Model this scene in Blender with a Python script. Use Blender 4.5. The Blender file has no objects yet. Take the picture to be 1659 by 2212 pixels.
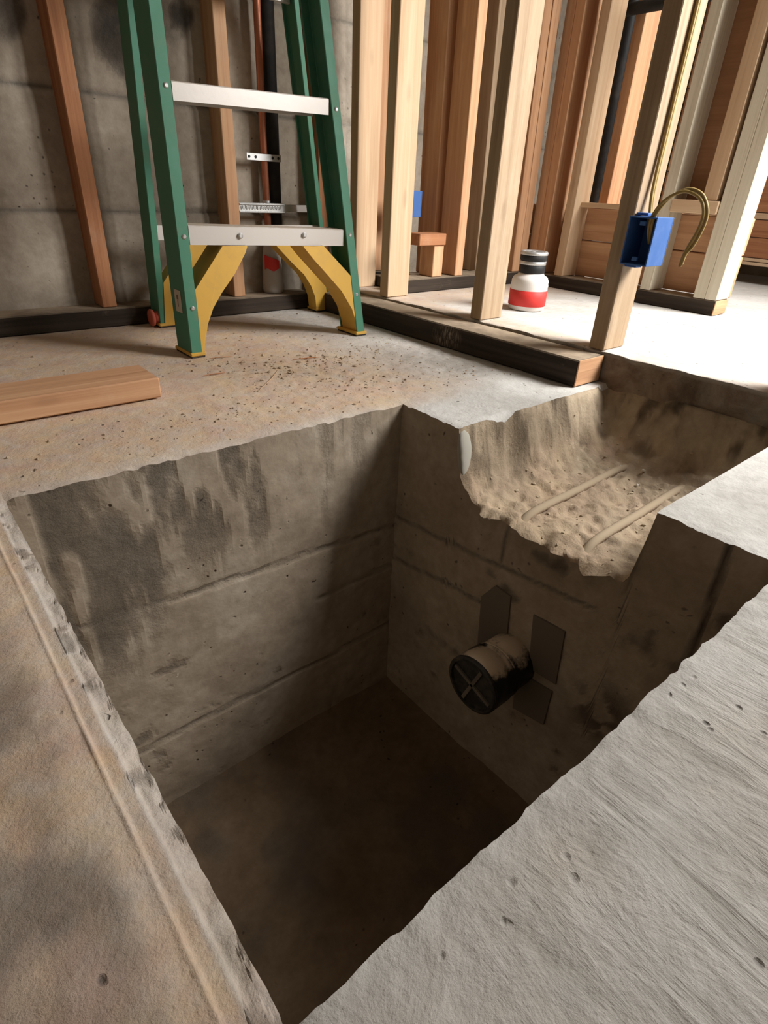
import bpy, bmesh, math, random
import numpy as np
from mathutils import Vector

scene = bpy.context.scene
COL = scene.collection
random.seed(7)

# ------------------------------------------------------------------ camera
cam_d = bpy.data.cameras.new('camera')
cam = bpy.data.objects.new('camera', cam_d)
COL.objects.link(cam)
cam.location = (-0.76, -0.8227, 0.38)
cam.rotation_euler = (math.radians(60.42312), math.radians(-2.56146), math.radians(-39.87510))
cam_d.sensor_width = 36.0
cam_d.sensor_fit = 'AUTO'
cam_d.lens = 1239.85 / 2212 * 36.0
cam_d.clip_start = 0.02
scene.camera = cam

# ------------------------------------------------------------------ world and lights
world = bpy.data.worlds.new('World')
scene.world = world
world.use_nodes = True
bg = world.node_tree.nodes['Background']
bg.inputs[0].default_value = (1.0, 0.80, 0.60, 1)
bg.inputs[1].default_value = 0.14


def area(name, loc, target, size, power, colour, spread=180):
    d = bpy.data.lights.new(name, 'AREA')
    d.energy = power
    d.color = colour
    d.shape = 'SQUARE'
    d.size = size
    d.spread = math.radians(spread)
    o = bpy.data.objects.new(name, d)
    COL.objects.link(o)
    o.location = loc
    o.rotation_euler = (Vector(target) - Vector(loc)).to_track_quat('-Z', 'Y').to_euler()
    return o


area('daylight_opening', (1.42, -1.05, 1.36), (0.48, 0.35, 0.0), 0.9, 49, (1.0, 0.98, 0.95), 120)

vs = scene.view_settings
vs.view_transform = 'Standard'
vs.look = 'None'
vs.gamma = 1.0
vs.use_curve_mapping = False
vs.exposure = 0.0


# ------------------------------------------------------------------ numpy noise
def _h(ix, iy, iz):
    with np.errstate(over='ignore'):
        n = (ix.astype(np.int64) * 374761393 + iy.astype(np.int64) * 668265263 + iz.astype(np.int64) * 2147483647 // 7) & 0x7fffffff
        n = ((n ^ (n >> 13)) * 1274126177) & 0x7fffffff
        n = ((n ^ (n >> 16)) * 1103515245 + 12345) & 0x7fffffff
    return (n % 65536) / 32767.5 - 1.0


def vnoise(x, y, z=0.0):
    x = np.asarray(x, float)
    y = np.asarray(y, float) + 0 * x
    z = np.asarray(z, float) + 0 * x
    fx, fy, fz = np.floor(x), np.floor(y), np.floor(z)
    u, v, w = x - fx, y - fy, z - fz
    u = u * u * (3 - 2 * u); v = v * v * (3 - 2 * v); w = w * w * (3 - 2 * w)
    r = 0
    for a in (0, 1):
        for b in (0, 1):
            for c in (0, 1):
                r = r + _h(fx + a, fy + b, fz + c) * (u if a else 1 - u) * (v if b else 1 - v) * (w if c else 1 - w)
    return r


def fbm(x, y, z=0.0, o=4):
    r, a, f = 0, 1.0, 1.0
    for i in range(o):
        r = r + a * vnoise(np.asarray(x) * f + 17.3 * i, np.asarray(y) * f + 9.1 * i, np.asarray(z) * f + 3.7 * i)
        a *= 0.5; f *= 2.03
    return r / 1.9


def sstep(a, b, x):
    t = np.clip((x - a) / (b - a), 0, 1)
    return t * t * (3 - 2 * t)


# ------------------------------------------------------------------ object helpers
def link(name, me, mat=None, parent=None, smooth=False):
    o = bpy.data.objects.new(name, me)
    COL.objects.link(o)
    if mat is not None:
        me.materials.append(mat)
    if parent is not None:
        o.parent = parent
    if smooth:
        me.shade_smooth()
    return o


def origin_of(parent):
    v = Vector((0, 0, 0))
    while parent is not None:
        v += parent.location
        parent = parent.parent
    return v


def tag(o, label=None, cat=None, group=None, kind=None):
    if label: o['label'] = label
    if cat: o['category'] = cat
    if group: o['group'] = group
    if kind: o['kind'] = kind
    return o


def thing(name, loc, label, cat, group=None):
    o = bpy.data.objects.new(name, None)
    COL.objects.link(o)
    o.location = loc
    o.empty_display_size = 0.05
    return tag(o, label, cat, group)


def from_bm(name, bm, mat, parent=None, smooth=False, loc=None):
    """bm is in world coordinates; vertices are stored relative to the object's origin"""
    me = bpy.data.meshes.new(name)
    org = origin_of(parent)
    if loc is not None:
        org = Vector(loc)
    bmesh.ops.translate(bm, verts=bm.verts, vec=-org)
    bm.to_mesh(me)
    bm.free()
    o = link(name, me, mat, parent, smooth)
    if loc is not None:
        o.location = org - origin_of(parent)
    return o


def box_bm(x0, x1, y0, y1, z0, z1, bev=0.002, bm=None, seg=1):
    b = bmesh.new()
    bmesh.ops.create_cube(b, size=1)
    for v in b.verts:
        v.co = Vector(((x0 + x1) / 2 + v.co.x * (x1 - x0), (y0 + y1) / 2 + v.co.y * (y1 - y0), (z0 + z1) / 2 + v.co.z * (z1 - z0)))
    if bev:
        bmesh.ops.bevel(b, geom=b.edges[:], offset=bev, segments=seg, affect='EDGES', profile=0.5)
    if bm is None:
        return b
    me = bpy.data.meshes.new('t'); b.to_mesh(me); b.free(); bm.from_mesh(me); bpy.data.meshes.remove(me)
    return bm


def lathe_bm(profile, segs=32, axis='Z', centre=(0, 0, 0), bm=None, caps=True):
    """profile: list of (radius, height)"""
    bm = bm or bmesh.new()
    c = Vector(centre)
    rings = []
    for r, h in profile:
        ring = []
        for i in range(segs):
            a = 2 * math.pi * i / segs
            p = (r * math.cos(a), r * math.sin(a), h)
            if axis == 'X': p = (p[2], p[0], p[1])
            elif axis == 'Y': p = (p[0], p[2], p[1])
            ring.append(bm.verts.new(c + Vector(p)))
        rings.append(ring)
    for a, b in zip(rings, rings[1:]):
        for i in range(segs):
            bm.faces.new((a[i], a[(i + 1) % segs], b[(i + 1) % segs], b[i]))
    if caps:
        bm.faces.new(rings[0][::-1]); bm.faces.new(rings[-1])
    bmesh.ops.recalc_face_normals(bm, faces=bm.faces)
    return bm


def tube_bm(pts, rad, segs=10, bm=None, flat=1.0):
    """swept tube through pts, rad number or list"""
    bm = bm or bmesh.new()
    pts = [Vector(p) for p in pts]
    n = len(pts)
    rad = [rad] * n if not isinstance(rad, (list, tuple)) else rad
    rings = []
    up = Vector((0.13, 0.31, 0.94))
    for i, p in enumerate(pts):
        t = (pts[min(i + 1, n - 1)] - pts[max(i - 1, 0)]).normalized()
        s = t.cross(up)
        if s.length < 0.05: s = t.cross(Vector((1, 0, 0)))
        s.normalize(); q = s.cross(t).normalized(); up = q
        rings.append([bm.verts.new(p + (s * math.cos(2 * math.pi * k / segs) + q * flat * math.sin(2 * math.pi * k / segs)) * rad[i]) for k in range(segs)])
    for a, b in zip(rings, rings[1:]):
        for k in range(segs):
            bm.faces.new((a[k], a[(k + 1) % segs], b[(k + 1) % segs], b[k]))
    bm.faces.new(rings[0][::-1]); bm.faces.new(rings[-1])
    bmesh.ops.recalc_face_normals(bm, faces=bm.faces)
    return bm


def spline(pts, n=8):
    pts = [Vector(p) for p in pts]
    P = [pts[0] * 2 - pts[1]] + pts + [pts[-1] * 2 - pts[-2]]
    out = []
    for i in range(1, len(P) - 2):
        for k in range(n):
            t = k / n
            a, b, c, d = P[i - 1], P[i], P[i + 1], P[i + 2]
            out.append(0.5 * ((2 * b) + (c - a) * t + (2 * a - 5 * b + 4 * c - d) * t * t + (3 * b - 3 * c + d - a) * t ** 3))
    out.append(pts[-1])
    return out


def grid_mesh(name, V, faces, attrs=None):
    me = bpy.data.meshes.new(name)
    V = np.asarray(V, np.float32); F = np.asarray(faces, np.int32)
    me.vertices.add(len(V)); me.vertices.foreach_set('co', V.ravel())
    me.loops.add(F.size); me.loops.foreach_set('vertex_index', F.ravel())
    me.polygons.add(len(F))
    me.polygons.foreach_set('loop_start', np.arange(0, F.size, 4, dtype=np.int32))
    me.polygons.foreach_set('loop_total', np.full(len(F), 4, np.int32))
    me.update(calc_edges=True)
    for k, a in (attrs or {}).items():
        at = me.attributes.new(k, 'FLOAT', 'POINT')
        at.data.foreach_set('value', np.asarray(a, np.float32))
    me.validate()
    return me


def compact(V, F, attrs):
    used = np.unique(F)
    m = np.full(len(V), -1); m[used] = np.arange(len(used))
    return V[used], m[F], {k: a[used] for k, a in attrs.items()}


# ------------------------------------------------------------------ material helpers
class NT:
    def __init__(s, name):
        s.m = bpy.data.materials.new(name)
        s.m.use_nodes = True
        s.t = s.m.node_tree
        s.b = s.t.nodes['Principled BSDF']

    def n(s, kind, **kw):
        nd = s.t.nodes.new(kind)
        for k, v in kw.items():
            setattr(nd, k, v)
        return nd

    def set(s, sock, v):
        if hasattr(v, 'is_output') or isinstance(v, bpy.types.NodeSocket):
            s.t.links.new(v, sock)
        elif isinstance(v, tuple) and len(v) == 3 and sock.type == 'RGBA':
            sock.default_value = (*v, 1)
        else:
            sock.default_value = v

    def coords(s, scale=(1, 1, 1), rnd=False, loc=(0, 0, 0)):
        tc = s.n('ShaderNodeTexCoord').outputs['Object']
        if rnd:
            oi = s.n('ShaderNodeObjectInfo').outputs['Random']
            mul = s.n('ShaderNodeVectorMath', operation='MULTIPLY_ADD')
            cb = s.n('ShaderNodeCombineXYZ')
            for i in range(3): s.set(cb.inputs[i], oi)
            s.set(mul.inputs[0], cb.outputs[0]); mul.inputs[1].default_value = (13.7, 7.9, 31.3); s.set(mul.inputs[2], tc)
            tc = mul.outputs[0]
        mp = s.n('ShaderNodeMapping')
        mp.inputs['Scale'].default_value = scale
        mp.inputs['Location'].default_value = loc
        s.set(mp.inputs['Vector'], tc)
        return mp.outputs[0]

    def noise(s, vec, scale, detail=6, rough=0.55, dist=0.0):
        nd = s.n('ShaderNodeTexNoise')
        s.set(nd.inputs['Vector'], vec)
        nd.inputs['Scale'].default_value = scale
        nd.inputs['Detail'].default_value = detail
        nd.inputs['Roughness'].default_value = rough
        nd.inputs['Distortion'].default_value = dist
        return nd.outputs['Fac']

    def ramp(s, fac, stops, interp='LINEAR'):
        nd = s.n('ShaderNodeValToRGB')
        e = nd.color_ramp.elements
        nd.color_ramp.interpolation = interp
        while len(e) < len(stops): e.new(0.5)
        for el, (p, c) in zip(e, stops):
            el.position = p
            el.color = (*c, 1) if isinstance(c, tuple) else (c, c, c, 1)
        s.set(nd.inputs[0], fac)
        return nd.outputs[0]

    def mix(s, fac, a, b, mode='MIX'):
        nd = s.n('ShaderNodeMix', data_type='RGBA', blend_type=mode)
        s.set(nd.inputs[0], fac); s.set(nd.inputs[6], a); s.set(nd.inputs[7], b)
        return nd.outputs[2]

    def math(s, op, a, b=0.0, clamp=False):
        nd = s.n('ShaderNodeMath', operation=op, use_clamp=clamp)
        s.set(nd.inputs[0], a); s.set(nd.inputs[1], b)
        return nd.outputs[0]

    def attr(s, name):
        return s.n('ShaderNodeAttribute', attribute_name=name).outputs['Fac']

    def bump(s, h, strength=0.4, dist=0.004, prev=None):
        nd = s.n('ShaderNodeBump')
        nd.inputs['Strength'].default_value = strength
        nd.inputs['Distance'].default_value = dist
        s.set(nd.inputs['Height'], h)
        if prev is not None: s.set(nd.inputs['Normal'], prev)
        return nd.outputs[0]

    def done(s, col=None, rough=None, normal=None, metal=None, spec=None):
        if col is not None: s.set(s.b.inputs['Base Color'], col)
        if rough is not None: s.set(s.b.inputs['Roughness'], rough)
        if normal is not None: s.set(s.b.inputs['Normal'], normal)
        if metal is not None: s.b.inputs['Metallic'].default_value = metal
        if spec is not None: s.b.inputs['Specular IOR Level'].default_value = spec
        return s.m


def wood(name, dark, mid, light, axis=2, knots=0.25):
    t = NT(name)
    st = [26, 26, 26]; st[axis] = 1.3
    v = t.coords(tuple(st), rnd=True)
    g = t.noise(v, 1.0, 5, 0.6, 0.8)
    st2 = [170, 170, 170]; st2[axis] = 3.0
    fine = t.noise(t.coords(tuple(st2), rnd=True), 1.0, 4, 0.6, 0.3)
    st3 = [6, 6, 6]; st3[axis] = 1.2
    big = t.noise(t.coords(tuple(st3), rnd=True), 1.0, 3, 0.5)
    c = t.ramp(g, [(0.28, dark), (0.5, mid), (0.72, light)])
    c = t.mix(0.5, c, t.ramp(fine, [(0.3, 0.35), (0.7, 0.68)]), 'SOFT_LIGHT')
    c = t.mix(t.ramp(big, [(0.35, 0.0), (0.75, 0.55)]), c, mid)
    stk = [14, 14, 14]; stk[axis] = 5.0
    k = t.n('ShaderNodeTexVoronoi'); t.set(k.inputs['Vector'], t.coords(tuple(stk), rnd=True)); k.inputs['Scale'].default_value = 1.0
    kn = t.ramp(k.outputs['Distance'], [(0.0, 1.0), (0.10, 0.7), (0.17, 0.0)])
    c = t.mix(t.math('MULTIPLY', kn, knots), c, tuple(x * 0.35 for x in dark))
    dust = t.noise(t.coords((9, 9, 5), rnd=True), 1.0, 6, 0.7)
    c = t.mix(t.ramp(dust, [(0.55, 0.0), (0.8, 0.25)]), c, (0.62, 0.52, 0.40))
    nm = t.bump(fine, 0.35, 0.0015, t.bump(g, 0.25, 0.002))
    return t.done(c, 0.72, nm, spec=0.3)


WOODS = {}
for ax in (0, 1, 2):
    WOODS['fir', ax] = wood('fir_wood_%s' % 'xyz'[ax], (0.36, 0.18, 0.09), (0.53, 0.295, 0.16), (0.66, 0.41, 0.235), ax)
    WOODS['pine', ax] = wood('pale_pine_wood_%s' % 'xyz'[ax], (0.42, 0.265, 0.15), (0.56, 0.385, 0.24), (0.66, 0.50, 0.335), ax)
    WOODS['red', ax] = wood('red_fir_wood_%s' % 'xyz'[ax], (0.26, 0.10, 0.045), (0.38, 0.165, 0.075), (0.50, 0.25, 0.12), ax)
    WOODS['grey', ax] = wood('weathered_wood_%s' % 'xyz'[ax], (0.42, 0.36, 0.26), (0.60, 0.54, 0.42), (0.72, 0.67, 0.55), ax)
    WOODS['tan', ax] = wood('tan_wood_%s' % 'xyz'[ax], (0.25, 0.165, 0.095), (0.36, 0.255, 0.16), (0.46, 0.345, 0.23), ax)


def treated(name, axis, scuff=None):
    t = NT(name)
    st = [60, 60, 60]; st[axis] = 2
    g = t.noise(t.coords(tuple(st), rnd=True), 1, 5, 0.6, 0.4)
    c = t.ramp(g, [(0.3, (0.020, 0.014, 0.010)), (0.7, (0.060, 0.043, 0.031))])
    # sawdust settled on faces that look up
    geo = t.n('ShaderNodeNewGeometry'); sp = t.n('ShaderNodeSeparateXYZ'); t.set(sp.inputs[0], geo.outputs['Normal'])
    up = t.ramp(sp.outputs[2], [(0.55, 0.0), (0.9, 1.0)])
    dn = t.noise(t.coords((14, 14, 14)), 1, 6, 0.7)
    c = t.mix(t.math('MULTIPLY', up, t.ramp(dn, [(0.30, 0.35), (0.62, 0.88)])), c, (0.42, 0.33, 0.235))
    sm = t.noise(t.coords((7, 7, 11), loc=(3, 1, 2)), 1, 7, 0.75)
    c = t.mix(t.ramp(sm, [(0.60, 0.0), (0.78, 0.5)]), c, (0.22, 0.17, 0.12))
    if scuff:
        dn_ = t.n('ShaderNodeVectorMath', operation='DISTANCE')
        t.set(dn_.inputs[0], t.coords((1, 1, 1.6))); dn_.inputs[1].default_value = scuff
        mk = t.ramp(dn_.outputs['Value'], [(0.025, 1.0), (0.06, 0.0)])
        sc = t.ramp(t.noise(t.coords((20, 260, 40)), 1, 5, 0.7), [(0.48, 0.0), (0.62, 0.75)])
        c = t.mix(t.math('MULTIPLY', mk, sc), c, (0.40, 0.32, 0.24))
    return t.done(c, 0.8, t.bump(g, 0.3, 0.002), spec=0.25)


TREATED = {0: treated('treated_plate_x', 0), 1: treated('treated_plate_y', 1)}


def concrete(name, c_dark, c_mid, c_light, stain=(0.13, 0.12, 0.105), dustc=(0.62, 0.46, 0.295), pinkc=(0.53, 0.365, 0.275),
             streak=None, bump=0.5, pits=True):
    t = NT(name)
    v = t.coords()
    n1 = t.noise(v, 5.0, 8, 0.62, 0.3)
    n2 = t.noise(v, 45.0, 8, 0.65)
    n3 = t.noise(t.coords(loc=(5, 3, 1)), 14.0, 7, 0.65, 0.6)
    c = t.ramp(n1, [(0.30, c_dark), (0.5, c_mid), (0.70, c_light)])
    c = t.mix(0.55, c, t.ramp(n2, [(0.3, 0.32), (0.7, 0.68)]), 'SOFT_LIGHT')
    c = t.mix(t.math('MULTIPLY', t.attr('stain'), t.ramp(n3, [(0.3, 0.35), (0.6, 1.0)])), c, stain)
    dn = t.ramp(t.noise(v, 26.0, 8, 0.7, 0.4), [(0.25, 0.35), (0.6, 1.0)])
    dfac = t.math('MULTIPLY', t.attr('dust'), dn)
    dcol = t.mix(t.ramp(n3, [(0.35, 0.0), (0.65, 1.0)]), dustc, pinkc)
    c = t.mix(dfac, c, dcol)
    h = n2
    nm = t.bump(n3, bump * 0.6, 0.006)
    nm = t.bump(n2, bump, 0.003, nm)
    nm = t.bump(t.noise(v, 190.0, 5, 0.7), bump * 0.7, 0.0015, nm)
    cr = t.math('MULTIPLY', t.noise(t.coords(loc=(2, 7, 4)), 75.0, 8, 0.75, 0.1), t.attr('stain'))
    nm = t.bump(cr, 1.0, 0.012, nm)
    if streak:
        sn = t.noise(t.coords(streak, loc=(1, 2, 3)), 1.0, 6, 0.65, 0.7)
        w = t.math('MULTIPLY', t.attr('streak'), 1.0)
        hs = t.math('MULTIPLY', sn, w)
        nm = t.bump(hs, 0.9, 0.006, nm)
        c = t.mix(t.math('MULTIPLY', w, t.ramp(sn, [(0.30, 0.55), (0.50, 0.0)])), c, (0.24, 0.22, 0.18))
    if pits:
        vo = t.n('ShaderNodeTexVoronoi'); t.set(vo.inputs['Vector'], t.mix(0.06, v, t.n('ShaderNodeTexNoise').outputs['Color'])); vo.inputs['Scale'].default_value = 48
        pm = t.ramp(vo.outputs['Distance'], [(0.05, 1.0), (0.16, 0.0)])
        gate = t.ramp(t.noise(t.coords(loc=(9, 9, 9)), 11.0, 3), [(0.52, 0.0), (0.60, 1.0)])
        pf = t.math('MULTIPLY', pm, gate)
        c = t.mix(t.math('MULTIPLY', pf, 0.75), c, tuple(x * 0.22 for x in c_dark))
        inv = t.math('SUBTRACT', 1.0, pf)
        nm = t.bump(inv, 0.7, 0.004, nm)
    return t.done(c, 0.92, nm, spec=0.15)


M_FLOOR = concrete('slab_concrete', (0.41, 0.39, 0.36), (0.52, 0.505, 0.475), (0.60, 0.59, 0.565), stain=(0.23, 0.18, 0.14), streak=(34, 7, 10), bump=0.75)
M_TRENCH = concrete('trench_concrete', (0.25, 0.195, 0.135), (0.36, 0.285, 0.20), (0.47, 0.385, 0.275), stain=(0.12, 0.088, 0.058), bump=1.0, pits=False)
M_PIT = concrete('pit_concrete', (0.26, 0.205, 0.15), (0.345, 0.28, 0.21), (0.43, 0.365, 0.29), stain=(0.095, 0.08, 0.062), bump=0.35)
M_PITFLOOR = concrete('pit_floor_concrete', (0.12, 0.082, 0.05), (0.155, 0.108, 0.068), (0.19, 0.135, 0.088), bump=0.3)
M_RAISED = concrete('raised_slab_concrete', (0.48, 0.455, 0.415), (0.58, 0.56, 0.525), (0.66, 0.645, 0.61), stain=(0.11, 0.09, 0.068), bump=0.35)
M_WALL = concrete('wall_concrete', (0.25, 0.21, 0.165), (0.35, 0.30, 0.24), (0.44, 0.385, 0.315), bump=0.5)


def plain(name, col, rough=0.5, metal=0.0, dirt=0.25, dirtc=(0.40, 0.32, 0.23), scale=20, spec=0.4, bump=0.08):
    t = NT(name)
    n = t.noise(t.coords(), scale, 7, 0.7)
    c = t.mix(t.ramp(n, [(0.48, 0.0), (0.72, dirt)]), col, dirtc)
    r = t.ramp(n, [(0.3, rough), (0.75, min(1.0, rough + 0.25))])
    return t.done(c, r, t.bump(n, bump, 0.002), metal, spec)


def dusted(name, col, rough, dustc=(0.44, 0.34, 0.24), amount=0.9, lo=0.2, hi=0.7, metal=0.0):
    """plain body with dust settled on upward faces"""
    t = NT(name)
    geo = t.n('ShaderNodeNewGeometry'); sp = t.n('ShaderNodeSeparateXYZ'); t.set(sp.inputs[0], geo.outputs['Normal'])
    n = t.noise(t.coords(), 22, 7, 0.7)
    k = t.math('ADD', sp.outputs[2], t.math('MULTIPLY', t.math('SUBTRACT', n, 0.5), 1.4))
    f = t.math('MULTIPLY', t.ramp(k, [(lo, 0.0), (hi, 1.0)]), amount)
    c = t.mix(f, col, dustc)
    r = t.ramp(f, [(0.0, rough), (1.0, 0.95)])
    return t.done(c, r, t.bump(n, 0.15, 0.002), metal, 0.4)


M_GREEN = plain('green_fibreglass', (0.055, 0.20, 0.125), 0.5, dirt=0.22, dirtc=(0.30, 0.30, 0.22), scale=14)
M_YELLOW = plain('yellow_plastic', (0.62, 0.36, 0.055), 0.5, dirt=0.35, dirtc=(0.40, 0.27, 0.12), scale=22)
M_ALU = dusted('ladder_aluminium', (0.62, 0.58, 0.54), 0.42, (0.40, 0.31, 0.23), 0.85, 0.6, 1.0, metal=0.25)
M_STEEL = plain('galvanised_steel', (0.55, 0.55, 0.54), 0.35, metal=0.85, dirt=0.2, scale=60)
M_BLACK = dusted('black_pipe_plastic', (0.012, 0.012, 0.013), 0.35, amount=0.95, lo=0.62, hi=0.85, dustc=(0.66, 0.54, 0.41))
M_CAPBLACK = plain('black_cap_plastic', (0.016, 0.015, 0.014), 0.4, dirt=0.15, scale=40)
M_ABS = plain('black_drain_plastic', (0.008, 0.008, 0.009), 0.55, dirt=0.08, scale=12)
M_COPPER = plain('copper', (0.50, 0.20, 0.12), 0.42, metal=0.8, dirt=0.3, dirtc=(0.30, 0.14, 0.08), scale=40)
M_RUBBER = plain('dark_rubber', (0.03, 0.026, 0.022), 0.8, dirt=0.3)
M_RIB = plain('grey_cap_rib', (0.12, 0.105, 0.085), 0.7, dirt=0.3)
M_LABEL = plain('paper_label', (0.52, 0.47, 0.38), 0.8, dirt=0.2)
M_INK = plain('label_ink', (0.20, 0.15, 0.11), 0.8, dirt=0.0)
M_BLUE = plain('blue_box_plastic', (0.035, 0.11, 0.33), 0.5, dirt=0.2, dirtc=(0.14, 0.20, 0.34), scale=30)
M_CABLE = plain('yellow_cable_jacket', (0.33, 0.225, 0.065), 0.5, dirt=0.3, dirtc=(0.45, 0.38, 0.26), scale=60)
M_WHITE = plain('white_plastic', (0.74, 0.70, 0.66), 0.35, dirt=0.15, dirtc=(0.55, 0.48, 0.42), scale=25)
M_REDBAND = plain('red_print_band', (0.62, 0.035, 0.028), 0.45, dirt=0.06, dirtc=(0.6, 0.25, 0.2), scale=30)
M_RED = plain('salmon_red_plastic', (0.45, 0.095, 0.055), 0.55, dirt=0.25, scale=40)
M_GREYPLASTIC = plain('grey_plastic_sheet', (0.42, 0.39, 0.36), 0.6, dirt=0.3, scale=18)
M_PATCH = plain('smooth_grey_mortar', (0.16, 0.135, 0.105), 0.85, dirt=0.2, dirtc=(0.20, 0.17, 0.13), scale=30, spec=0.15)
M_SMEAR = plain('pale_mortar', (0.36, 0.345, 0.30), 0.85, dirt=0.2, scale=30, spec=0.15)
M_CRUMB = plain('debris_crumb', (0.44, 0.34, 0.24), 0.95, dirt=0.9, dirtc=(0.22, 0.15, 0.095), scale=60, spec=0.1)
M_TRENCH2 = plain('trench_crumb', (0.46, 0.38, 0.27), 0.95, dirt=0.5, dirtc=(0.24, 0.18, 0.12), scale=9, spec=0.1)
M_STONE = plain('pale_stone', (0.60, 0.56, 0.49), 0.9, dirt=0.3, scale=40, spec=0.1)
M_REBAR = dusted('dusty_rebar', (0.24, 0.17, 0.11), 0.9, (0.38, 0.30, 0.205), 0.95, -0.5, 0.4)
M_PLY = wood('brown_plywood', (0.26, 0.13, 0.065), (0.33, 0.17, 0.085), (0.38, 0.20, 0.105), 1, 0.05)

# ------------------------------------------------------------------ the slab, the pit and the trench
PX0, PX1, PY0, PY1, PZ = -0.704, 0.0, -0.706, 0.0, -0.77
TYL, TYR, TXF = -0.156, -0.541, 0.505


def axis_lines(lo, flo, fhi, hi, fine, keys):
    a = list(np.arange(flo, fhi, fine))
    b = list(np.linspace(lo, flo, 14)[:-1])
    c = list(np.linspace(fhi, hi, 5)) if hi > fhi + 1e-6 else [fhi]
    xs = np.array(sorted(b + a + c))
    for k in keys:
        i = np.argmin(abs(xs - k)); xs[i] = k
    return xs


XS = axis_lines(-2.3, -1.0, 0.511, 0.511, 0.006, (PX1,))
XS = np.sort(np.concatenate([XS[(XS < -0.7415) | (XS > -0.7005)], np.arange(-0.740, -0.7045, 0.0015), [PX0]]))
YS = axis_lines(-2.6, -1.15, 0.96, 1.06, 0.006, (PY0, PY1, TYL, TYR))


def rect_dist(x, y):
    """signed distance to the pit rectangle (negative inside)"""
    dx = np.maximum(PX0 - x, x - PX1); dy = np.maximum(PY0 - y, y - PY1)
    out = np.hypot(np.maximum(dx, 0), np.maximum(dy, 0))
    return np.where((dx <= 0) & (dy <= 0), np.maximum(dx, dy), out)


def trench_h(x, y):
    wob = 0.016 * fbm(x * 14, y * 14, 2.0) * sstep(0.07, 0.16, x)
    uL = (TYL - y) + wob
    hL = np.interp(uL, [0, 0.007, 0.026, 0.050, 0.085], [0, -0.045, -0.100, -0.122, -0.132])
    hLn = np.interp(uL, [0, 0.012, 0.040, 0.065, 0.10], [0, -0.030, -0.095, -0.120, -0.132])
    k = sstep(0.09, 0.2, x)
    hL = hL * (1 - k) + hLn * k
    uR = (y - TYR)
    hR = np.interp(uR, [0, 0.0065, 0.013, 0.03], [0, -0.10, -0.122, -0.132])
    uF = (TXF - x) + 0.02 * fbm(x * 11, y * 11, 7.0)
    hF = np.interp(uF, [-0.01, 0.015, 0.055, 0.10, 0.16], [0.004, -0.03, -0.10, -0.125, -0.132])
    h = np.maximum(np.maximum(hL, hR), hF)
    inside = sstep(0.0, -0.06, h)
    h = h + inside * (0.010 * fbm(x * 22, y * 22, 4.0) + 0.009 * fbm(x * 75, y * 75, 1.0))
    h = h + 0.008 * (x - 0.2) * inside
    return h


def slab_pos(x, y):
    z = 0.0018 * fbm(x * 6, y * 6, 0.5) + 0.0012 * fbm(x * 40, y * 40, 1.5)
    # dusty rubble roughness towards the trench and the ladder
    rough = sstep(-0.55, 0.0, x) * sstep(-0.05, 0.1, y) * sstep(0.62, 0.25, y)
    z = z + rough * 0.0035 * fbm(x * 55, y * 55, 3.5)
    lf = sstep(-0.735, -0.78, x)
    z = z + lf * 0.0055 * np.maximum(fbm(x * 42, y * 42, 8.0, 5), -0.15) * sstep(-0.1, 0.35, fbm(x * 6, y * 6, 21.0))
    # smooth float band with raised outer line beside the left pit edge
    inb = sstep(0.03, 0.0, y)
    xw = x + 0.0016 * fbm(y * 9, 0 * y, 3.0) + 0.0006 * fbm(y * 60, 0 * y, 3.0)
    z = z + inb * 0.0022 * np.exp(-((xw + 0.7305) / 0.0013) ** 2) * (0.5 + 0.5 * sstep(-0.3, 0.3, fbm(y * 13, 0 * y, 19.0)))
    z = z - inb * 0.0012 * sstep(-0.7315, -0.7295, xw)
    z = z - inb * 0.0040 * sstep(-0.7185, -0.7155, xw) * (x < -0.70) * (0.45 + 0.8 * np.maximum(0, fbm(x * 90, y * 90, 5)))
    rd = np.abs(rect_dist(x, y))
    w = np.exp(-(rd / 0.007) ** 2)
    amp = np.where((y < -0.69), 0.0030, 0.0014)
    xx = x + w * amp * fbm(x * 75, y * 75, 11.0, 3)
    yy = y + w * amp * fbm(x * 75, y * 75, 31.0, 3)
    z = z - w * np.maximum(0, 0.0045 * fbm(x * 60, y * 60, 13.0, 3) + 0.0012)
    tr = (x > -0.02) & (y < TYL + 0.03) & (y > TYR - 0.001)
    # ragged break along the trench rim
    wr = np.exp(-((y - TYL) / 0.010) ** 2) * (x > 0)
    yy = yy + wr * 0.004 * fbm(x * 60, y * 60, 41.0, 3)
    h = np.where((y <= TYL + 1e-9) & (y >= TYR - 1e-9) & (x >= -1e-9), trench_h(x, y), 0.0)
    z = z + h
    # chipped lip where the trench bed breaks into the pit
    lip = (np.abs(x) < 1e-6) & (y < TYL - 0.02) & (y > TYR + 0.008)
    xx = np.where(lip, xx + 0.016 * fbm(y * 45, 0 * y, 5.0, 5) - 0.002, xx)
    z = np.where(lip, z + 0.006 * fbm(y * 50, 0 * y, 9.0, 4) - 0.004, z)
    return xx, yy, z


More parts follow.
